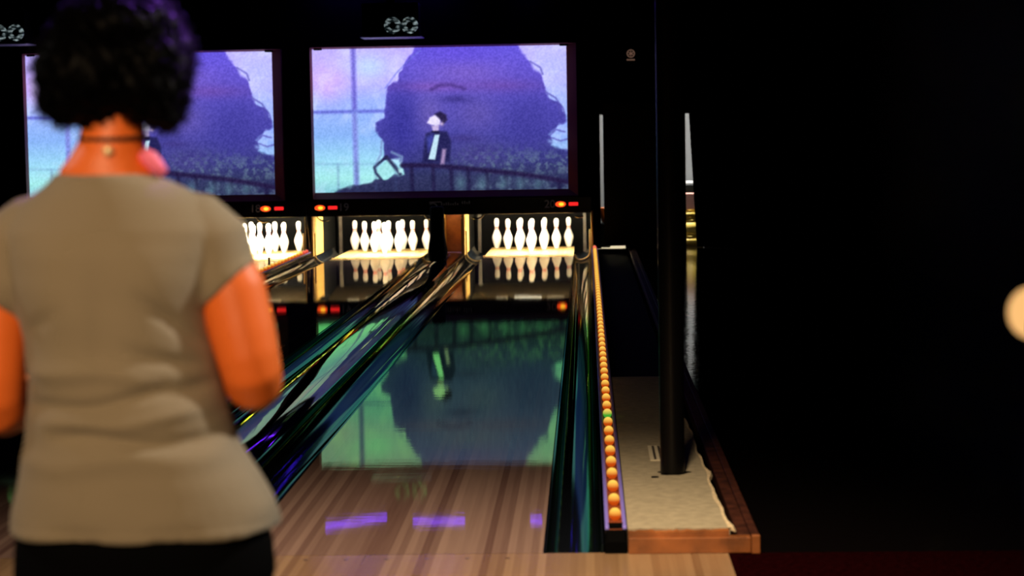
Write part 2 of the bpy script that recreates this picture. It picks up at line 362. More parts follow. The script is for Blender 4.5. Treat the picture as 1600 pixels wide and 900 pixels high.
POS += [('second-row pin left of centre', 1, -.5), ('second-row pin right of centre', 1, .5)]
POS += [('third-row pin at the left', 2, -1), ('third-row pin in the middle', 2, 0), ('third-row pin at the right', 2, 1)]
POS += [('back-row pin at far left', 3, -1.5), ('back-row pin left of centre', 3, -.5), ('back-row pin right of centre', 3, .5), ('back-row pin at far right', 3, 1.5)]
first = True
for cx, nm in ((L20, 'right lane'), (L19, 'middle lane'), (L18, 'left lane, beside the person')):
    for d, row, k in POS:
        o = pin0 if first else pin0.copy()
        if not first: COL.objects.link(o)
        first = False
        o.location = (cx+k*SP, 18.29+row*.26396, 0); o.rotation_euler.z = random.random()*6
        tag(o, 'white red-banded bowling pin, %s of the %s' % (d, nm), 'bowling pin', 'bowling pins of the '+nm)
# ------------------------------------------------------------------ bulb strips
def bulb_material(name, hot, low, k):
    m = D.materials.new(name); m.use_nodes = True; nt = m.node_tree; N, L = nt.nodes, nt.links; b = N['Principled BSDF']
    tc = N.new('ShaderNodeTexCoord'); sp = N.new('ShaderNodeSeparateXYZ'); L.new(tc.outputs['Generated'], sp.inputs[0])
    r = N.new('ShaderNodeValToRGB'); L.new(sp.outputs['Z'], r.inputs['Fac'])
    r.color_ramp.elements[0].position = .38; r.color_ramp.elements[0].color = (*low, 1)
    r.color_ramp.elements[1].position = .95; r.color_ramp.elements[1].color = (*hot, 1)
    b.inputs['Base Color'].default_value = (.16, .05, .01, 1); b.inputs['Roughness'].default_value = .6; b.inputs['Specular IOR Level'].default_value = .05
    L.new(r.outputs['Color'], b.inputs['Emission Color']); b.inputs['Emission Strength'].default_value = k; MAT[name] = m; return m
bulb_m = bulb_material('bulb_glow', (1, .64, .10), (.45, .05, .002), 1.1)
bulb_g = bulb_material('bulb_glow_greenish', (1, .66, .12), (.04, .36, .03), 1.0)
bulb_r = bulb_material('bulb_glow_red', (1, .2, .12), (.6, .04, .03), 1.0)
def strip(x, y0, y1, step, z, label, bulbs, zb=0.0):
    z -= zb; t = thing('light_strip', label, 'light strip', (x, y0, zb), 'strips of bulbs between lanes')
    w_ = .037; ln = y1-y0
    obj('housing', Box(-w_, w_, .03, ln, -.0, z, bev=.004), black_gloss, t)
    obj('rail', Box(-w_, -w_+.014, .03, ln, z, z+.012, bev=.003), violet_ch, t)
    obj('rail', Box(w_-.014, w_, .03, ln, z, z+.012, bev=.003), violet_ch, t)
    obj('channel_floor', Box(-w_+.014, w_-.014, .03, ln, z, z+.003), mat('channel_floor', (.25, .06, .02), .4), t)
    bm = bmesh.new()
    rings(bm, [[(sx*(w_+.001), yy, zz) for sx, zz in ((-1, 0), (1, 0), (1, hh*.8), (.75, hh), (-.75, hh), (-1, hh*.8))] for yy, hh in ((-.02, z*.55), (0, z*.8), (.05, z+.010), (.10, z+.012))])
    obj('end_cap', bm, black, t)
    bm = bmesh.new(); blob(bm, (0, 0, .020), (.0215, .0215, .0225), 18, 12); b0 = None
    me = D.meshes.new('bulb'); bm.to_mesh(me); bm.free(); me.materials.append(bulb_m)
    for p in me.polygons: p.use_smooth = True
    n = 0; y = .20
    while y < ln-.05:
        mm = me
        if n == bulbs: mm = me.copy(); mm.materials[0] = bulb_g
        if y > ln-.55: mm = me.copy(); mm.materials[0] = bulb_r
        o = link(D.objects.new('bulb', mm), t); o.location = (0, y, z+.003)
        if n == bulbs: o['label'] = 'greenish glowing bulb'
        y += step; n += 1
    return t
strip(.777, 0.0, 17.30, .288, .072, 'long strip of glowing orange bulbs in a violet channel, right of the right lane', 9)
strip(-2.6245, 11.2, 17.28, .24, .075, 'short strip of pale bulbs in a violet channel, left of the middle lane', -1, .052)
o = obj('lane_sensor', Box(-.008, .008, -.03, .03, 0, .13, bev=.006), black); o.location = (-2.672, 14.6, .055)
tag(o, 'small black upright sensor box beside the left end of the short violet light strip', 'sensor')
# ------------------------------------------------------------------ side platform and column
t = thing('side_platform', 'low tan platform with varnished fascia beside the bulb strip', 'platform', (0, 0, 0))
bm = bmesh.new(); Y1 = 18.4; YT = 4.4; n = 110
def ragged(y): return 1.158+.004*math.sin(y*6.1+.5)+.003*math.sin(y*17+1)-.006*y
top = []; ys = [.02+(YT-.02)*i/n for i in range(n+1)]
va = []
for y in ys:
    xr = ragged(y)+random.uniform(-.006, .004)
    va.append([bm.verts.new(p) for p in ((.818, y, .0), (.818, y, .078), (xr, y, .078), (xr+.004, y, .0))])
for a, b in zip(va, va[1:]):
    for i in range(4): bm.faces.new((a[i], a[(i+1) % 4], b[(i+1) % 4], b[i]))
bm.faces.new(va[0]); bm.faces.new(va[-1][::-1])
obj('top_panel', bm, tan_board, t)
bm = bmesh.new(); va = []
for y in ys:
    xr = ragged(y); wd = .004+.004*max(0, math.sin(y*13)+.6*math.sin(y*41)+random.uniform(-.6, .6))+.016*math.exp(-((y-.05)/.07)**2)+.008*math.exp(-((y-.55)/.3)**2)+.016*math.exp(-((y-1.18)/.05)**2)
    va.append([bm.verts.new(p) for p in ((xr-.004, y, .072), (xr-.006, y, .0795), (xr+wd*.6, y, .079), (xr+wd, y, .062))])
for a, b in zip(va, va[1:]):
    for i in range(4): bm.faces.new((a[i], a[(i+1) % 4], b[(i+1) % 4], b[i]))
bm.faces.new(va[0]); bm.faces.new(va[-1][::-1])
obj('broken_edge', bm, raw_edge, t)['label'] = 'pale crumbling edge of the tan top'
obj('shaded_rear_top', Box(.818, 1.16, YT+.002, Y1, -.02, .003), black, t)  # black colour put in for the far platform fading into darkness
obj('front_fascia', Box(.818, 1.232, -.028, .018, 0, .054, bev=.003), fascia_m, t)
bm = bmesh.new(); prv = []
for i in range(30):
    x = .818+.342*i/29; zt = .074+random.uniform(-.003, .002)
    prv.append([bm.verts.new(p) for p in ((x, -.012, .054), (x, .018, .054), (x, .018, zt), (x, -.012, zt-.002))])
for a, b in zip(prv, prv[1:]):
    for i in range(4): bm.faces.new((a[i], a[(i+1) % 4], b[(i+1) % 4], b[i]))
bm.faces.new(prv[0]); bm.faces.new(prv[-1][::-1]); obj('edge_strip', bm, fascia_m, t)
obj('side_board', Box(1.19, 1.232, .02, Y1, 0, .056, bev=.004), dark_board, t)
obj('corner_post', Box(1.233, 1.262, -.026, Y1, 0, .060, bev=.004), dark_board, t)
obj('corner_block', Box(1.233, 1.262, -.045, -.027, 0, .064, bev=.003), fascia_m, t)
t = thing('steel_column', 'round black steel column standing on the tan side platform', 'column', (1.018, 1.16, .078))
bm = bmesh.new(); tube(bm, [(0, 0, 0), (0, 0, 3.27)], .0485, 40); o = obj('shaft', bm, steel_black, t, True); o.data.set_sharp_from_angle(angle=.9)
bm = bmesh.new(); rings(bm, [[(math.cos(a)*(.058+.012*math.sin(3*a+1)+.006*math.sin(7*a)), math.sin(a)*(.056+.006*math.sin(5*a)), z) for a in [2*math.pi*k/40 for k in range(40)]] for z in (.0, .002)])
obj('floor_collar', bm, black, t)
t = thing('floor_vent', 'small pale slotted vent plate set in the platform left of the black column', 'vent', (.985, 1.66, .0785))
bm = bmesh.new(); box(bm, -.045, .045, -.20, .20, 0, .003); obj('plate', bm, mat('pale_plate', (.85, .78, .55), .5), t)
for k in (-1, 0, 1): obj('slot', Box(k*.024-.005, k*.024+.005, -.18, .18, .003, .0045), mat('slot_dark', (.06, .05, .03), .8), t)
o = obj('debris_scrap', Box(-.014, .014, -.012, .012, 0, .003), black); o.location = (.945, 1.06, .078)
tag(o, 'tiny black scrap on the tan platform left of the column base', 'scrap')
# ------------------------------------------------------------------ doorway with folding panel, curtain and things behind it
t = thing('folding_panel', 'black three-leaf folding panel standing in the lit doorway', 'panel', (0, 18.55, 0))
for i, (a, b, z0) in enumerate(((.905, 1.18, .035), (1.165, 1.57, .0), (1.555, 1.922, .0))):
    obj('leaf', Box(a, b, -.012+.025*(i % 2), .012+.025*(i % 2), z0, 1.80, bev=.004), black_gloss, t)
bm = bmesh.new(); va = []
for k in range(60):
    s = k/59; row = []
    for j, z in enumerate((0.004, .4, .8, 1.2, 1.66, 1.9)):
        x0 = 2.05-.083*min(1, z/1.66)
        row.append(bm.verts.new((x0+(2.75-x0)*s, 18.53+.03*math.sin(s*44)+.012*math.sin(s*19+z), z)))
    va.append(row)
for a, b in zip(va, va[1:]):
    for j in range(5): bm.faces.new((a[j], a[j+1], b[j+1], b[j]))
bmesh.ops.solidify(bm, geom=bm.faces[:], thickness=.006)
o = obj('black_curtain', bm, black_cloth, None, True); tag(o, 'black curtain hanging right of the narrow lit gap', 'curtain')
ybag = mat('yellow_plastic', (.95, .66, .12), .5, var=.12, vscale=9)
for i, (z, h, wx, lab) in enumerate(((0, .13, .20, 'yellow sack at the bottom of the pile in the right doorway gap'), (.135, .20, .17, 'yellow sack in the middle of the pile in the right doorway gap'), (.34, .12, .14, 'yellow sack on top of the pile in the right doorway gap'))):
    bm = bmesh.new(); box(bm, -wx, wx, -.14, .14, 0, h); bmesh.ops.bevel(bm, geom=bm.edges[:], offset=.04, segments=4, affect='EDGES')
    o = obj('yellow_sack', bm, ybag, None, True); o.location = (1.99+.02*(i % 2), 19.0, z); tag(o, lab, 'sack', 'yellow sacks')
o = obj('pink_box', Box(-.13, .13, -.12, .12, 0, .20, bev=.01), mat('pink_card', (.80, .40, .34), .8)); o.location = (1.97, 19.0, .462); tag(o, 'dull pink box on top of the yellow sacks', 'box')
bm = bmesh.new(); box(bm, 1.7, 2.4, 19.95, 20.25, .76, .79, bev=.004)
o = obj('wall_shelf', bm, mat('shelf_white', (.8, .82, .82), .4)); tag(o, 'white shelf across the corridor seen in the right doorway gap', 'shelf')
o = obj('dark_crate', Box(-.13, .03, -.15, .15, 0, .30, bev=.01), black); o.location = (.95, 19.0, 0); tag(o, 'dark crate behind the left doorway gap', 'crate')
bm = bmesh.new(); lathe(bm, [(.04, 0), (.06, .02), (.095, .19), (.10, .195), (.09, .196), (.055, .03), (.001, .028)], n=28)
o = obj('orange_bucket', bm, mat('orange_plastic', (.85, .22, .03), .45), None, True); o.location = (.935, 18.98, .30); tag(o, 'orange bucket on the dark crate in the left doorway gap', 'bucket')
# loudspeaker
t = thing('loudspeaker', 'black loudspeaker with a small round badge, high on the wall right of the screens', 'speaker', (1.257, 18.4, 2.25))
obj('cabinet', Box(-.20, .20, -.02, .2, -.0, .62, bev=.01), black, t)
obj('grille', Box(-.18, .18, -.03, -.02, .02, .60, bev=.003), black_cloth, t)
badge = mat('badge_copper_glow', (.5, .3, .2), .4, emit=(1, .55, .38), estr=.12)  # slight emission added to the badge, which is no lamp
bm = bmesh.new()
tube(bm, [(.045*math.cos(a), -.034, .150+.045*math.sin(a)) for a in [2*math.pi*k/24 for k in range(25)]], .006, 6)
for a in (90, 210, 330, 30, 150, 270): tube(bm, [(0, -.034, .15), (.036*math.cos(math.radians(a)), -.034, .15+.036*math.sin(math.radians(a)))], .005, 6)
for i in range(6): box(bm, -.050+i*.017, -.050+i*.017+.013, -.036, -.03, .065, .083)
obj('badge', bm, badge, t)
# ------------------------------------------------------------------ screens
W_, H_ = 3.0, 1.69; NX, NY = 420, 236
U, V = np.meshgrid(np.linspace(0, 1, NX), np.linspace(0, 1, NY))
X = 52+U*1118; Y = 163+V*625-U*20        # design units of the picture
def lin(c): c = np.asarray(c, float)/255; return np.where(c < .04045, c/12.92, ((c+.055)/1.055)**2.4)
def vnoise(sx, sy, seed, octs=3):
    g = np.random.default_rng(seed); tot = np.zeros_like(U); amp = 1; norm = 0
    for o in range(octs):
        nx, ny = int(sx*2**o)+2, int(sy*2**o)+2; a = g.random((ny, nx)); fx = U*(nx-1.001); fy = V*(ny-1.001)
        ix, iy = fx.astype(int), fy.astype(int); tx, ty = fx-ix, fy-iy; tx = tx*tx*(3-2*tx); ty = ty*ty*(3-2*ty)
        tot += amp*((a[iy, ix]*(1-tx)+a[iy, ix+1]*tx)*(1-ty)+(a[iy+1, ix]*(1-tx)+a[iy+1, ix+1]*tx)*ty); norm += amp; amp *= .5
    return tot/norm
def poly(pts, soft=4, wob=0, seed=1):
    """soft inside mask of a polygon"""
    px, py = X, Y
    if wob: px = X+wob*(vnoise(28, 16, seed, 2)-.5); py = Y+wob*(vnoise(28, 16, seed+9, 2)-.5)
    inside = np.zeros(X.shape, bool); dist = np.full(X.shape, 1e9)
    for (x1, y1), (x2, y2) in zip(pts, pts[1:]+pts[:1]):
        c = ((y1 > py) != (y2 > py)) & (px < (x2-x1)*(py-y1)/(y2-y1+1e-9)+x1); inside ^= c
        dx, dy = x2-x1, y2-y1; tt = np.clip(((px-x1)*dx+(py-y1)*dy)/(dx*dx+dy*dy+1e-9), 0, 1)
        dist = np.minimum(dist, np.hypot(px-x1-tt*dx, py-y1-tt*dy))
    return np.clip(.5+np.where(inside, dist, -dist)/(2*soft), 0, 1)
def line(pts, wd, soft=4):
    dist = np.full(X.shape, 1e9)
    for (x1, y1), (x2, y2) in zip(pts, pts[1:]):
        dx, dy = x2-x1, y2-y1; tt = np.clip(((X-x1)*dx+(Y-y1)*dy)/(dx*dx+dy*dy), 0, 1); dist = np.minimum(dist, np.hypot(X-x1-tt*dx, Y-y1-tt*dy))
    return np.clip(.5+(wd/2-dist)/(2*soft), 0, 1)
def gauss(cx, cy, sx, sy): return np.exp(-((X-cx)/sx)**2-((Y-cy)/sy)**2)
img = np.zeros((NY, NX, 3))
def over(m, c, a=1.0):
    global img
    c = np.asarray(c, float); img = img*(1-(m*a)[..., None])+c*(m*a)[..., None]
stops = [(0, (176, 160, 246)), (.22, (176, 160, 248)), (.36, (140, 165, 242)), (.6, (118, 165, 235)), (.78, (140, 205, 232)), (.9, (150, 222, 222)), (1, (120, 190, 205))]
for ch in range(3): img[..., ch] = np.interp(V, [s[0] for s in stops], [s[1][ch] for s in stops])
over(gauss(110, 310, 90, 80), (205, 160, 240), .8); over(gauss(300, 240, 90, 60), (175, 205, 255), .8); over(gauss(1120, 240, 160, 110), (172, 176, 248), .9)
over(gauss(1140, 480, 60, 140), (130, 150, 240), .6); over(np.clip(vnoise(14, 8, 3)-.5, 0, 1), (215, 225, 255), 1.2)
over(line([(233, 150), (236, 800)], 20, 8), (84, 70, 205), .75*1); over(line([(40, 436), (375, 430)], 13, 6), (82, 90, 215), .9)
over(line([(238, 440), (238, 800)], 26, 10), (150, 190, 235), .35)
HAIR = [(520, 130), (470, 215), (432, 268), (388, 328), (372, 390), (362, 440), (336, 478), (334, 525), (364, 560), (368, 625), (352, 650), (420, 640), (442, 700), (370, 732), (250, 748), (140, 785), (130, 830), (1200, 830), (1200, 602), (1165, 600), (1108, 578), (1085, 545), (1128, 510), (1162, 470), (1150, 420), (1110, 384), (1076, 342), (1062, 272), (1012, 208), (940, 130)]
hm = poly(HAIR, 5, 34, 5)
body = np.zeros_like(img); hs = [(0, (86, 64, 228)), (.2, (88, 66, 214)), (.4, (74, 62, 196)), (.6, (62, 58, 176)), (.78, (56, 58, 142)), (.9, (50, 58, 112)), (1, (42, 50, 96))]
for ch in range(3): body[..., ch] = np.interp(V, [s[0] for s in hs], [s[1][ch] for s in hs])
img = img*(1-hm[..., None])+body*hm[..., None]
over(gauss(720, 260, 190, 60)*hm, (120, 86, 205), .75); over(gauss(560, 325, 190, 26)*hm, (135, 74, 190), .65); over(gauss(900, 320, 170, 30)*hm, (118, 66, 180), .6)
over(gauss(560, 440, 75, 100)*hm, (112, 92, 190), .7); over(gauss(770, 440, 110, 90)*hm, (98, 80, 182), .7); over(gauss(770, 620, 120, 60)*hm, (84, 74, 160), .5)
over(gauss(440, 480, 70, 150)*hm, (42, 36, 168), .85); over(gauss(1000, 480, 110, 130)*hm, (56, 48, 170), .7); over(gauss(690, 170, 170, 50)*hm, (84, 50, 226), .7)
over(line([(575, 336), (615, 317), (665, 316), (722, 333)], 12, 7)*hm, (70, 40, 140), .7); over(gauss(680, 378, 66, 16)*hm, (56, 44, 150), .75)
over(gauss(715, 548, 70, 16)*hm, (60, 46, 140), .6); over(gauss(800, 600, 60, 20)*hm, (52, 44, 140), .4)
fol = np.clip((vnoise(60, 34, 11, 3)-.46)*4, 0, 1)*np.clip((V-.66)*6, 0, 1)*np.clip((U-.48)*5, 0, 1)
over(fol, (104, 132, 158), .75)
over(np.clip((V-.8)*8, 0, 1)*hm, (52, 52, 104), .35)
over(line([(372, 330), (425, 262), (500, 190), (528, 168)], 5, 4), (96, 100, 220), .8)
over(line([(352, 560), (345, 620), (325, 660)], 9, 4), (110, 130, 190), .6)
over(poly([(326, 690), (374, 640), (410, 694), (336, 724)], 4), (146, 214, 218), .95)
over(line([(368, 632), (316, 676), (322, 700), (345, 728)], 11, 4), (40, 40, 90), .9); over(line([(372, 632), (420, 690), (430, 705)], 16, 5), (44, 44, 96), .9)
over(line([(395, 610), (440, 630), (432, 670)], 10, 5), (150, 200, 220), .6); over(poly([(420, 682), (442, 684), (438, 700), (424, 700)], 4), (170, 220, 225), .9)
for pts in ([(1076, 345), (1120, 372), (1155, 420), (1160, 462)], [(1090, 380), (1130, 400), (1140, 445)], [(1085, 545), (1120, 510), (1158, 520)], [(1100, 545), (1140, 560), (1170, 550)], [(1012, 215), (1055, 240), (1066, 270)]):
    over(line(pts, 6, 4), (74, 66, 180), .8)
over(line([(1092, 560), (1130, 570), (1168, 592)], 14, 8), (140, 175, 235), .7)
rail = [(440, 668), (560, 666), (700, 678), (840, 692), (960, 704), (1080, 722), (1190, 742)]
for xb in (480, 575, 655, 730, 812, 895, 970, 1050, 1130):
    yb = np.interp(xb, [p[0] for p in rail], [p[1] for p in rail]); over(line([(xb, yb), (xb+4, 830)], 17, 5), (36, 30, 82), .85)
for xb in (665, 760, 855, 930, 1010):
    over(gauss(xb+32, 745, 26, 34), (100, 150, 165), .55)
over(line(rail, 20, 6), (40, 26, 80), .9)
for xb in (155, 240, 322, 410): over(line([(xb, 665), (xb, 830)], 9, 6), (70, 90, 150), .35)
over(line([(50, 662), (330, 662)], 8, 6), (100, 140, 190), .35)
over(poly([(545, 530), (585, 515), (640, 520), (658, 560), (650, 655), (528, 655)], 6), (34, 32, 98), .92)
over(poly([(548, 545), (580, 525), (582, 560), (556, 610)], 8), (60, 70, 200), .7)
over(poly([(586, 533), (607, 533), (586, 642), (556, 640)], 3), (182, 218, 234), .97)
over(poly([(572, 495), (606, 490), (604, 515), (580, 520)], 4), (190, 170, 215), .95)
over(poly([(553, 482), (566, 458), (590, 446), (612, 462), (610, 488), (590, 494), (566, 488)], 4), (222, 212, 242), .97)
over(poly([(586, 444), (612, 432), (638, 446), (642, 470), (622, 490), (614, 470), (600, 456)], 5), (46, 34, 84), .95)
over(gauss(618, 486, 9, 9), (205, 180, 220), .9); over(poly([(618, 595), (636, 595), (626, 662), (608, 662)], 5), (170, 140, 190), .9)
over(line([(576, 520), (604, 522)], 7, 3), (24, 20, 60), .9)
grain = (vnoise(209, 117, 21, 1)-.5)*22
img = np.clip(img+grain[..., None]*np.array([1, .9, 1.1]), 0, 255)
RGB = lin(img); lum = RGB.mean(-1, keepdims=True); RGB = RGB*np.interp(lum, [0, .12, .25, .45, 1], [.62, .70, .84, 1.04, 1.12])
def screen_material(name, gain, k, sat):
    m = D.materials.new(name); m.use_nodes = True; nt = m.node_tree; N, L = nt.nodes, nt.links; N.remove(N['Principled BSDF'])
    at = N.new('ShaderNodeVertexColor'); at.layer_name = 'picture'; hs_ = N.new('ShaderNodeHueSaturation'); hs_.inputs['Saturation'].default_value = sat
    mx = N.new('ShaderNodeMix'); mx.data_type = 'RGBA'; mx.blend_type = 'MULTIPLY'; mx.inputs[0].default_value = 1; mx.inputs[7].default_value = (*gain, 1)
    em = N.new('ShaderNodeEmission'); em.inputs['Strength'].default_value = k
    L.new(at.outputs['Color'], hs_.inputs['Color']); L.new(hs_.outputs['Color'], mx.inputs[6]); L.new(mx.outputs[2], em.inputs['Color']); L.new(em.outputs[0], N['Material Output'].inputs['Surface']); return m
def picture_mesh():
    xs = np.linspace(0, W_, NX); zs = np.linspace(H_, 0, NY)
    P = np.zeros((NY, NX, 3)); P[..., 0] = xs[None]; P[..., 2] = zs[:, None]
    idx = np.arange(NX*NY).reshape(NY, NX); q = np.stack([idx[1:, :-1], idx[1:, 1:], idx[:-1, 1:], idx[:-1, :-1]], -1).reshape(-1, 4)
    me = D.meshes.new('display'); me.from_pydata(P.reshape(-1, 3).tolist(), [], q.tolist())
    ca = me.color_attributes.new('picture', 'FLOAT_COLOR', 'POINT'); c4 = np.ones((NX*NY, 4), np.float32); c4[:, :3] = RGB.reshape(-1, 3); ca.data.foreach_set('color', c4.ravel()); return me
frame_m = mat('screen_frame', (.34, .055, .08), .6)
pm = picture_mesh()
def screen(x, z, m, label, me, sx=1.0):
    t = thing('projection_screen', label, 'screen', (x, MASK_Y+.02, z), 'big video screens')
    o = link(D.objects.new('display', me), t); me.materials.append(m); o.scale.x = sx
    w = W_*sx; bm = bmesh.new()
    # frame of four bars with an inner slope; the right and bottom bars are broad
    inner = [(0, 0), (w, 0), (w, H_), (0, H_)]; outer = [(-.02, -.078), (w+.115, -.078), (w+.115, H_+.02), (-.02, H_+.02)]
    a = [bm.verts.new((p[0], .004, p[1])) for p in inner]; b = [bm.verts.new((p[0], -.06, p[1])) for p in outer]; c = [bm.verts.new((p[0], .035, p[1])) for p in outer]
    for i in range(4):
        j = (i+1) % 4; bm.faces.new((a[i], a[j], b[j], b[i])); bm.faces.new((b[i], b[j], c[j], c[i]))
    bm.faces.new(c)
    obj('frame', bm, frame_m, t)
    for xx in (.02, w-.08): obj('hanger', Box(xx, xx+.10, -.035, .03, H_-.012, H_+.06, bev=.01), black, t)
    return t
screen(-2.525, .785, screen_material('screen_light_right', (1, 1, 1), 1.12, .93), 'big screen at right showing a dark-haired woman and a small man in a jacket', pm)
screen(-5.945, .775, screen_material('screen_light_left', (.60, .54, .66), 1.0, .74), 'big screen at left, mostly hidden by the afro hair', pm.copy(), .98)
# ------------------------------------------------------------------ twin lamp fixtures and violet tubes above the screens
ring_m = D.materials.new('lamp_ring_glint'); ring_m.use_nodes = True  # mottled emission paints the glints on the chrome rings
nt = ring_m.node_tree; b = nt.nodes['Principled BSDF']; tc = nt.nodes.new('ShaderNodeTexCoord'); nz = nt.nodes.new('ShaderNodeTexNoise'); mp = nt.nodes.new('ShaderNodeMapping'); mp.inputs['Scale'].default_value = (14, 4, 34)
rp = nt.nodes.new('ShaderNodeValToRGB'); rp.color_ramp.elements[0].position = .47; rp.color_ramp.elements[0].color = (.004, .010, .012, 1); rp.color_ramp.elements[1].position = .66; rp.color_ramp.elements[1].color = (.72, .92, .95, 1)
nt.links.new(tc.outputs['Object'], mp.inputs['Vector']); nt.links.new(mp.outputs[0], nz.inputs['Vector']); nt.links.new(nz.outputs['Fac'], rp.inputs['Fac']); nt.links.new(rp.outputs['Color'], b.inputs['Emission Color'])
nz.inputs['Scale'].default_value = 1; b.inputs['Emission Strength'].default_value = .45; b.inputs['Base Color'].default_value = (.5, .55, .55, 1); b.inputs['Metallic'].default_value = .8; b.inputs['Roughness'].default_value = .3
def twin(x, label, wx=.66):
    t = thing('twin_lamp_fixture', label, 'lamp', (x, 16.75, 2.575), 'twin lamp fixtures')
    obj('cabinet', Box(-wx/2, wx/2, .05, .45, .012, .40, bev=.008), black, t)
    obj('bottom_plate', Box(-wx/2-.015, wx/2+.03, 0, .46, 0, .012, bev=.003), mat('plate_grey', (.55, .45, .55), .5), t)
    obj('ceiling_bracket', Box(-.05, .05, .2, .3, .40, .775), black, t)
    for cx in (.03, .228):
        bm = bmesh.new(); n = 36; rr = []
        for r, y in ((.094, .05), (.096, .034), (.088, .030), (.070, .040), (.046, .049), (.040, .050)): rr.append([(cx+r*math.cos(2*math.pi*k/n), y, .135+r*math.sin(2*math.pi*k/n)) for k in range(n)])
        rings(bm, rr, cap=False); o = obj('lamp_ring_glint', bm, ring_m, t, True)
        bm = bmesh.new(); blob(bm, (cx, .05, .135), (.038, .016, .038)); obj('lamp_core', bm, black, o, True)
        bm = bmesh.new()
        for k in range(-4, 5):
            h = math.sqrt(max(0, .094**2-(k*.019)**2)); box(bm, cx-h, cx+h, .022, .028, .135+k*.019-.0022, .135+k*.019+.0022)
        obj('louvre', bm, black, o)
twin(-1.545, 'black twin-lamp fixture with two round lamps above the right screen')
twin(-6.13, 'black twin-lamp fixture at the top left edge of the photo, left of the hair')
for x, ln, tl, lab in ((-2.11, .74, .11, 'violet ceiling tube, left of the three'), (-1.12, .62, .0, 'violet ceiling tube, middle of the three'), (.04, .14, .0, 'violet ceiling tube, short one at right')):
    t = thing('violet_tube_lamp', lab+', just above the frame over the right screen', 'lamp', (x, 17.15, 3.14), 'violet tube lamps'); t.rotation_euler.y = math.atan(tl/ln)
    bm = bmesh.new(); tube(bm, [(-ln/2, 0, 0), (ln/2, 0, .0)], .012, 12); obj('tube', bm, violet_tube, t, True)
    obj('batten', Box(-ln/2, ln/2, -.03, .03, .012, .05), black, t); obj('hanger', Box(-.02, .02, -.02, .02, .05, .21), black, t)
# ------------------------------------------------------------------ floor lamp at the right edge
t = thing('floor_lamp', 'warm glowing globe lamp on a black stand at the right edge of the photo', 'lamp', (1.255, -4.28, 0))
bm = bmesh.new(); lathe(bm, [(.001, 0), (.15, 0), (.15, .012), (.03, .03), (.012, .05)], n=32); obj('base', bm, steel_black, t, True)
bm = bmesh.new(); tube(bm, [(0, 0, .04), (0, 0, 1.16)], .007, 14); obj('pole', bm, steel_black, t, True)
bm = bmesh.new(); blob(bm, (0, 0, 1.185), (.030, .030, .033), 28, 20); obj('globe', bm, mat('globe_glow', (.9, .7, .4), .5, emit=(1, .54, .19), estr=1.0), t, True)
# ------------------------------------------------------------------ person
PX, PY = -.115, -3.40
def remesh(bm, voxel, name, m, parent=None, smooth=3, fn=None):
    me = D.meshes.new(name+'_source'); bmesh.ops.recalc_face_normals(bm, faces=bm.faces[:]); bm.to_mesh(me); bm.free()
    o = D.objects.new(name, me); COL.objects.link(o)
    r = o.modifiers.new('r', 'REMESH'); r.mode = 'VOXEL'; r.voxel_size = voxel
    if smooth: s = o.modifiers.new('s', 'SMOOTH'); s.iterations = smooth; s.factor = .5
    me2 = D.meshes.new_from_object(o.evaluated_get(bpy.context.evaluated_depsgraph_get())); D.objects.remove(o); D.meshes.remove(me)
    me2.name = name
    if fn is not None:
        n = len(me2.vertices); co = np.empty(n*3); me2.vertices.foreach_get('co', co); no = np.empty(n*3); me2.vertices.foreach_get('normal', no)
        co = fn(co.reshape(-1, 3), no.reshape(-1, 3)); me2.vertices.foreach_set('co', co.ravel()); me2.update()
    me2.materials.clear(); me2.materials.append(m)
    for p in me2.polygons: p.use_smooth = True
    return link(D.objects.new(name, me2), parent)
# local frame: origin on the floor below the neck, y forward (away from the camera)
bm = bmesh.new()
# trunk
rings(bm, [ell((.02, .0, .72), .17, .11), ell((.02, 0, .80), .18, .115), ell((.015, .0, .92), .15, .10), ell((.01, 0, 1.02), .135, .095), ell((-.0, .0, 1.13), .15, .10), ell((0, .0, 1.24), .165, .09), ell((0, -.0, 1.31), .14, .07), ell((0, -.005, 1.345), .085, .058), ell((-.012, -.0, 1.372), .082, .060), ell((-.009, .0, 1.392), .067, .057), ell((-.002, .008, 1.425), .055, .055), ell((.0, .018, 1.47), .052, .056), ell((0, .025, 1.50), .05, .06)])
# head: skull, face, jaw, nose, ears
blob(bm, (.005, .035, 1.575), (.074, .093, .096), 28, 20); blob(bm, (.005, .075, 1.525), (.058, .060, .072), 20, 14); blob(bm, (.005, .105, 1.475), (.034, .032, .026))
tube(bm, [(.005, .128, 1.575), (.005, .142, 1.545), (.005, .148, 1.528), (.005, .135, 1.520)], [.008, .011, .014, .008], 10)
for s in (-1, 1):
    blob(bm, (.005+s*.075, .035, 1.545), (.010, .020, .032)); blob(bm, (.005+s*.030, .122, 1.572), (.018, .012, .006))
blob(bm, (.005, .131, 1.497), (.024, .010, .006)); blob(bm, (.005, .129, 1.487), (.022, .011, .007))
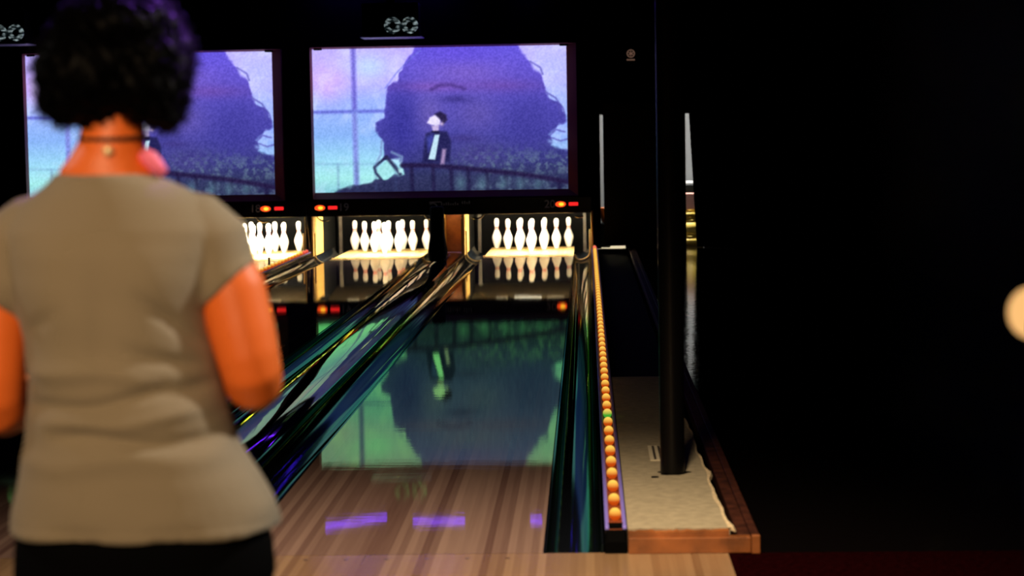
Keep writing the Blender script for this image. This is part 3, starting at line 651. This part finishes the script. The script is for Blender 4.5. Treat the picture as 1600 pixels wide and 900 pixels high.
# arms, forearms forward, hands with curled fingers
def arm(s, pts, rad):
    tube(bm, pts, rad, 18)
def hand(w, d, up_, s):
    """palm and fingers from wrist w along d"""
    d = Vector(d).normalized(); n_ = Vector(up_).normalized(); n_ = (n_-n_.dot(d)*d).normalized(); l = d.cross(n_)*s
    w = Vector(w)
    tube(bm, [w-d*.02, w+d*.02, w+d*.055, w+d*.085], [.024, .028, .033, .030], 14)
    for i, (off, ln) in enumerate(((-.027, .062), (-.009, .072), (.009, .068), (.026, .054))):
        p0 = w+d*.075+l*off; p1 = w+d*(.085+ln*.42)+l*off*1.12; p2 = p1+d*ln*.24-n_*ln*.22; p3 = p2-n_*ln*.30+d*ln*.04
        tube(bm, [p0, p1, p2, p3], [.0100, .0092, .0085, .0068], 10)
    q0 = w+d*.022-l*.022; q1 = w+d*.052-l*.047-n_*.006; q2 = w+d*.080-l*.052-n_*.018; q3 = w+d*.096-l*.046-n_*.026
    tube(bm, [q0, q1, q2, q3], [.014, .0115, .0100, .0075], 10)
arm(1, [(.125, 0, 1.28), (.165, 0, 1.235), (.20, -.005, 1.16), (.217, -.01, 1.09), (.226, -.013, 1.05), (.231, -.010, 1.022), (.231, .004, 1.004), (.226, .03, .998), (.214, .07, .998), (.18, .15, 1.005), (.145, .23, 1.02)], [.055, .060, .060, .058, .055, .0525, .051, .049, .046, .038, .027])
hand((.143, .235, 1.02), (-.5, .85, .05), (0.2, 0.1, 1), 1)
arm(-1, [(-.125, 0, 1.28), (-.165, 0, 1.235), (-.205, -.0, 1.16), (-.215, -.005, 1.08), (-.217, -.011, 1.02), (-.219, -.009, .985), (-.219, .005, .966), (-.214, .03, .960), (-.204, .07, .960), (-.175, .15, .975), (-.140, .23, 1.00)], [.055, .060, .060, .058, .055, .0525, .051, .049, .046, .038, .027])
hand((-.138, .235, 1.0), (.5, .85, .05), (-.2, .1, 1), -1)
# legs and feet
for s in (-1, 1):
    tube(bm, [(.02+s*.085, 0, .78), (.02+s*.095, 0, .62), (.02+s*.098, .005, .45), (.02+s*.10, -.005, .32), (.02+s*.10, -.01, .12), (.02+s*.10, -.005, .06)], [.09, .078, .056, .052, .036, .036], 18)
    blob(bm, (.02+s*.105, .05, .045), (.036, .10, .030))
person = remesh(bm, .0055, 'person', skin, None, 7)
person.location = (PX, PY, 0)
tag(person, 'person with black afro hair seen from behind, in grey t-shirt and black trousers', 'person')
for s in (-1, 1):
    bm = bmesh.new(); blob(bm, (.005+s*.030, .119, 1.556), (.013, .010, .010)); e = obj('eye', bm, mat('eye_white', (.8, .78, .74), .2), person, True)
    bm = bmesh.new(); blob(bm, (.005+s*.030, .1275, 1.556), (.005, .003, .005)); obj('iris', bm, mat('iris_brown', (.05, .02, .01), .2), e, True)
bm = bmesh.new(); blob(bm, (.005, .139, 1.492), (.022, .006, .008)); obj('lips', bm, mat('lip', (.35, .06, .05), .4), person, True)
# shirt
bm = bmesh.new()
TOR = [(.755, .038, .232, .165), (.77, .038, .231, .165), (.80, .036, .224, .163), (.845, .030, .206, .158), (.90, .018, .184, .148), (.96, .014, .172, .14), (1.02, .012, .164, .134), (1.08, .004, .160, .132), (1.13, -.002, .165, .132), (1.18, -.002, .178, .130), (1.23, 0, .188, .124), (1.27, 0, .190, .112), (1.30, 0, .178, .100), (1.325, 0, .152, .088), (1.345, 0, .118, .078), (1.358, -.008, .096, .072), (1.366, -.012, .084, .067)]
rings(bm, [ell((cx, -.005 if z < 1.3 else -.003, z), rx, ry, 44, 0, .9 if z < 1.28 else 1) for z, cx, rx, ry in TOR])
for s, mid, end, rr_ in ((1, (.165, 0, 1.250), (.197, -.004, 1.172), (.062, .068, .066)), (-1, (-.170, 0, 1.250), (-.210, -.002, 1.165), (.062, .070, .068))):
    m_, e_ = Vector(mid), Vector(end); tube(bm, [(s*.10, 0, 1.290), (s*.14, 0, 1.277), m_, e_-Vector((s*.022, 0, -.024)), e_], [.05, .058, rr_[1], rr_[1], rr_[2]+.002], 24)
FOLD = [(.985, -.17, .12, .10, -.011, .012, 20), (.955, -.13, .18, .06, .008, .014, 20), (.925, -.10, .20, -.05, -.010, .012, 20), (1.035, -.16, .10, -.08, .008, .016, 15), (1.01, .06, .20, .18, -.009, .013, 15), (.89, -.2, .22, .03, .006, .02, 10), (1.06, .03, .17, -.35, -.010, .012, 12), (1.12, .05, .17, -.75, -.011, .014, 12), (1.115, -.17, -.05, .6, -.005, .014, 12)]
def folds(co, no):
    d = np.zeros(len(co)); x, z = co[:, 0], co[:, 2]
    back = np.clip((-co[:, 1]-.02)/.05, 0, 1)
    for z0, x0, x1, sl, amp, sg, _ in FOLD:
        zc = z0+sl*(x-(x0+x1)/2)+.006*np.sin(x*28+z0*50); m = np.clip((x-x0)/.05, 0, 1)*np.clip((x1-x)/.05, 0, 1)
        d += amp*m*np.exp(-((z-zc)/sg)**2)*back
    d += .0016*np.sin(x*31+z*22)*np.sin(z*37-x*11)+.0025*np.sin(x*9+z*13+1)*np.clip((1.2-z)*4, 0, 1)
    hem = np.clip((.79-z)/.03, 0, 1); d += .0035*hem*np.sin(np.arctan2(co[:, 1], x-.038)*7)
    d += -.004*np.exp(-((z-.775)/.0035)**2)*back*.5
    # spine hollow and shoulder blades
    d += back*(.006*np.exp(-((np.abs(x)-.085)/.045)**2-((z-1.20)/.07)**2)-.006*np.exp(-((x-.002)/.025)**2-((z-1.10)/.13)**2))
    return co+no*d[:, None]
remesh(bm, .006, 'shirt', shirt_m, person, 4, folds)['label'] = 'grey short-sleeved t-shirt'
bm = bmesh.new(); tube(bm, [(-.012+.086*math.cos(a), -.002+.068*math.sin(a), 1.360+.006*math.sin(a)) for a in [2*math.pi*k/40 for k in range(41)]], .0065, 8); obj('collar', bm, shirt_m, person, True)
# trousers
bm = bmesh.new()
rings(bm, [ell((.036, -.005, .80), .20, .145, 40), ell((.036, -.008, .74), .222, .155, 40), ell((.036, -.008, .68), .228, .152, 40), ell((.034, -.004, .62), .21, .135, 40)])
for s in (-1, 1):
    tube(bm, [(.034+s*.105, -.004, .70), (.034+s*.108, 0, .56), (.03+s*.104, .004, .42), (.025+s*.104, 0, .25), (.022+s*.104, -.005, .10), (.022+s*.104, -.003, .045)], [.118, .108, .085, .075, .070, .070], 26)
remesh(bm, .008, 'trousers', trouser_m, person, 3)['label'] = 'black trousers'
shoe_m = mat('shoe_leather', (.03, .02, .02), .4)
for s in (-1, 1):
    bm = bmesh.new(); rr = []
    for y, hw, h in ((-.085, .020, .050), (-.075, .032, .072), (-.04, .037, .080), (.02, .038, .078), (.07, .043, .062), (.12, .045, .048), (.155, .036, .038), (.172, .018, .028)):
        rr.append([(.022+s*.108+hw*math.cos(a), y+.01, max(.012, .012+h*max(0, math.sin(a)))) for a in [2*math.pi*k/20 for k in range(20)]])
    rings(bm, rr); o = obj('shoe', bm, shoe_m, person, True)
    bm = bmesh.new(); sole = [(.022+s*.108+.044*math.cos(a)*(1 if math.sin(a) > -.3 else .85), .055+.135*math.sin(a)) for a in [2*math.pi*k/28 for k in range(28)]]
    rings(bm, [[(x, y, z) for x, y in sole] for z in (0, .014)]); obj('sole', bm, mat('sole', (.2, .15, .1), .7), o)
# hair: one springy mass with curls
bm = bmesh.new()
HC = Vector((.010, .03, 1.565))
blob(bm, HC, (.126, .132, .096), 32, 24); blob(bm, (-.035, -.02, 1.535), (.088, .09, .085)); blob(bm, (.075, -.02, 1.535), (.065, .085, .090)); blob(bm, (.095, .0, 1.475), (.030, .05, .038)); blob(bm, (.02, -.01, 1.615), (.10, .11, .062))
blob(bm, (-.075, .0, 1.50), (.045, .07, .05))
def frizz(co, no):
    x, y, z = co.T
    d = .006*np.sin(x*70+3)*np.sin(y*64)*np.sin(z*75)+.004*np.sin(x*140+z*90)*np.sin(y*150)
    face = np.clip((co[:, 1]-.085)/.03, 0, 1)*np.clip((1.575-co[:, 2])/.03, 0, 1)
    co = co+no*d[:, None]; co[:, 1] -= face*.07
    return co
hair = remesh(bm, .006, 'hair', hair_m, person, 2, frizz); hair['label'] = 'rounded black afro hair'
vco = np.array([v.co[:] for v in hair.data.vertices]); vno = np.array([v.normal[:] for v in hair.data.vertices])
bm = bmesh.new(); bm.from_mesh(hair.data)
pick = rng.choice(len(vco), 2600, replace=False)
for i in pick:
    p, nn = Vector(vco[i]), Vector(vno[i])
    if p.y > .075 and p.z < 1.575: continue
    a = nn.orthogonal().normalized(); b2 = nn.cross(a); ph = random.random()*6.28; L_ = random.uniform(.010, .022); rc = random.uniform(.0025, .005)
    pts = [p+nn*(L_*q/5-.003)+rc*(math.cos(ph+q*1.5)*a+math.sin(ph+q*1.5)*b2) for q in range(6)]
    tube(bm, pts, [.0011]*5+[.0004], 3)
bm.to_mesh(hair.data); bm.free()
for p in hair.data.polygons: p.use_smooth = True
# necklace and pink strap
bm = bmesh.new(); tube(bm, [(.0565*math.cos(a), .010+.0585*math.sin(a), 1.428+.004*math.sin(a)) for a in [2*math.pi*k/36 for k in range(37)]], .0042, 8)
nk = obj('necklace', bm, mat('dark_cord', (.05, .018, .008), .6), person, True)
bm = bmesh.new(); blob(bm, (.006, -.060, 1.405), (.009, .006, .009)); obj('clasp', bm, mat('clasp_gold', (1, .72, .4), .3, .3), nk, True)
bm = bmesh.new(); tube(bm, [(.058, -.030, 1.402), (.068, -.024, 1.392), (.080, -.022, 1.378), (.092, -.020, 1.364)], [.010, .015, .014, .009], 14)
obj('strap', bm, mat('hot_pink_cloth', (1, .20, .34), .6), person, True)['label'] = 'hot pink strap beside the neck'
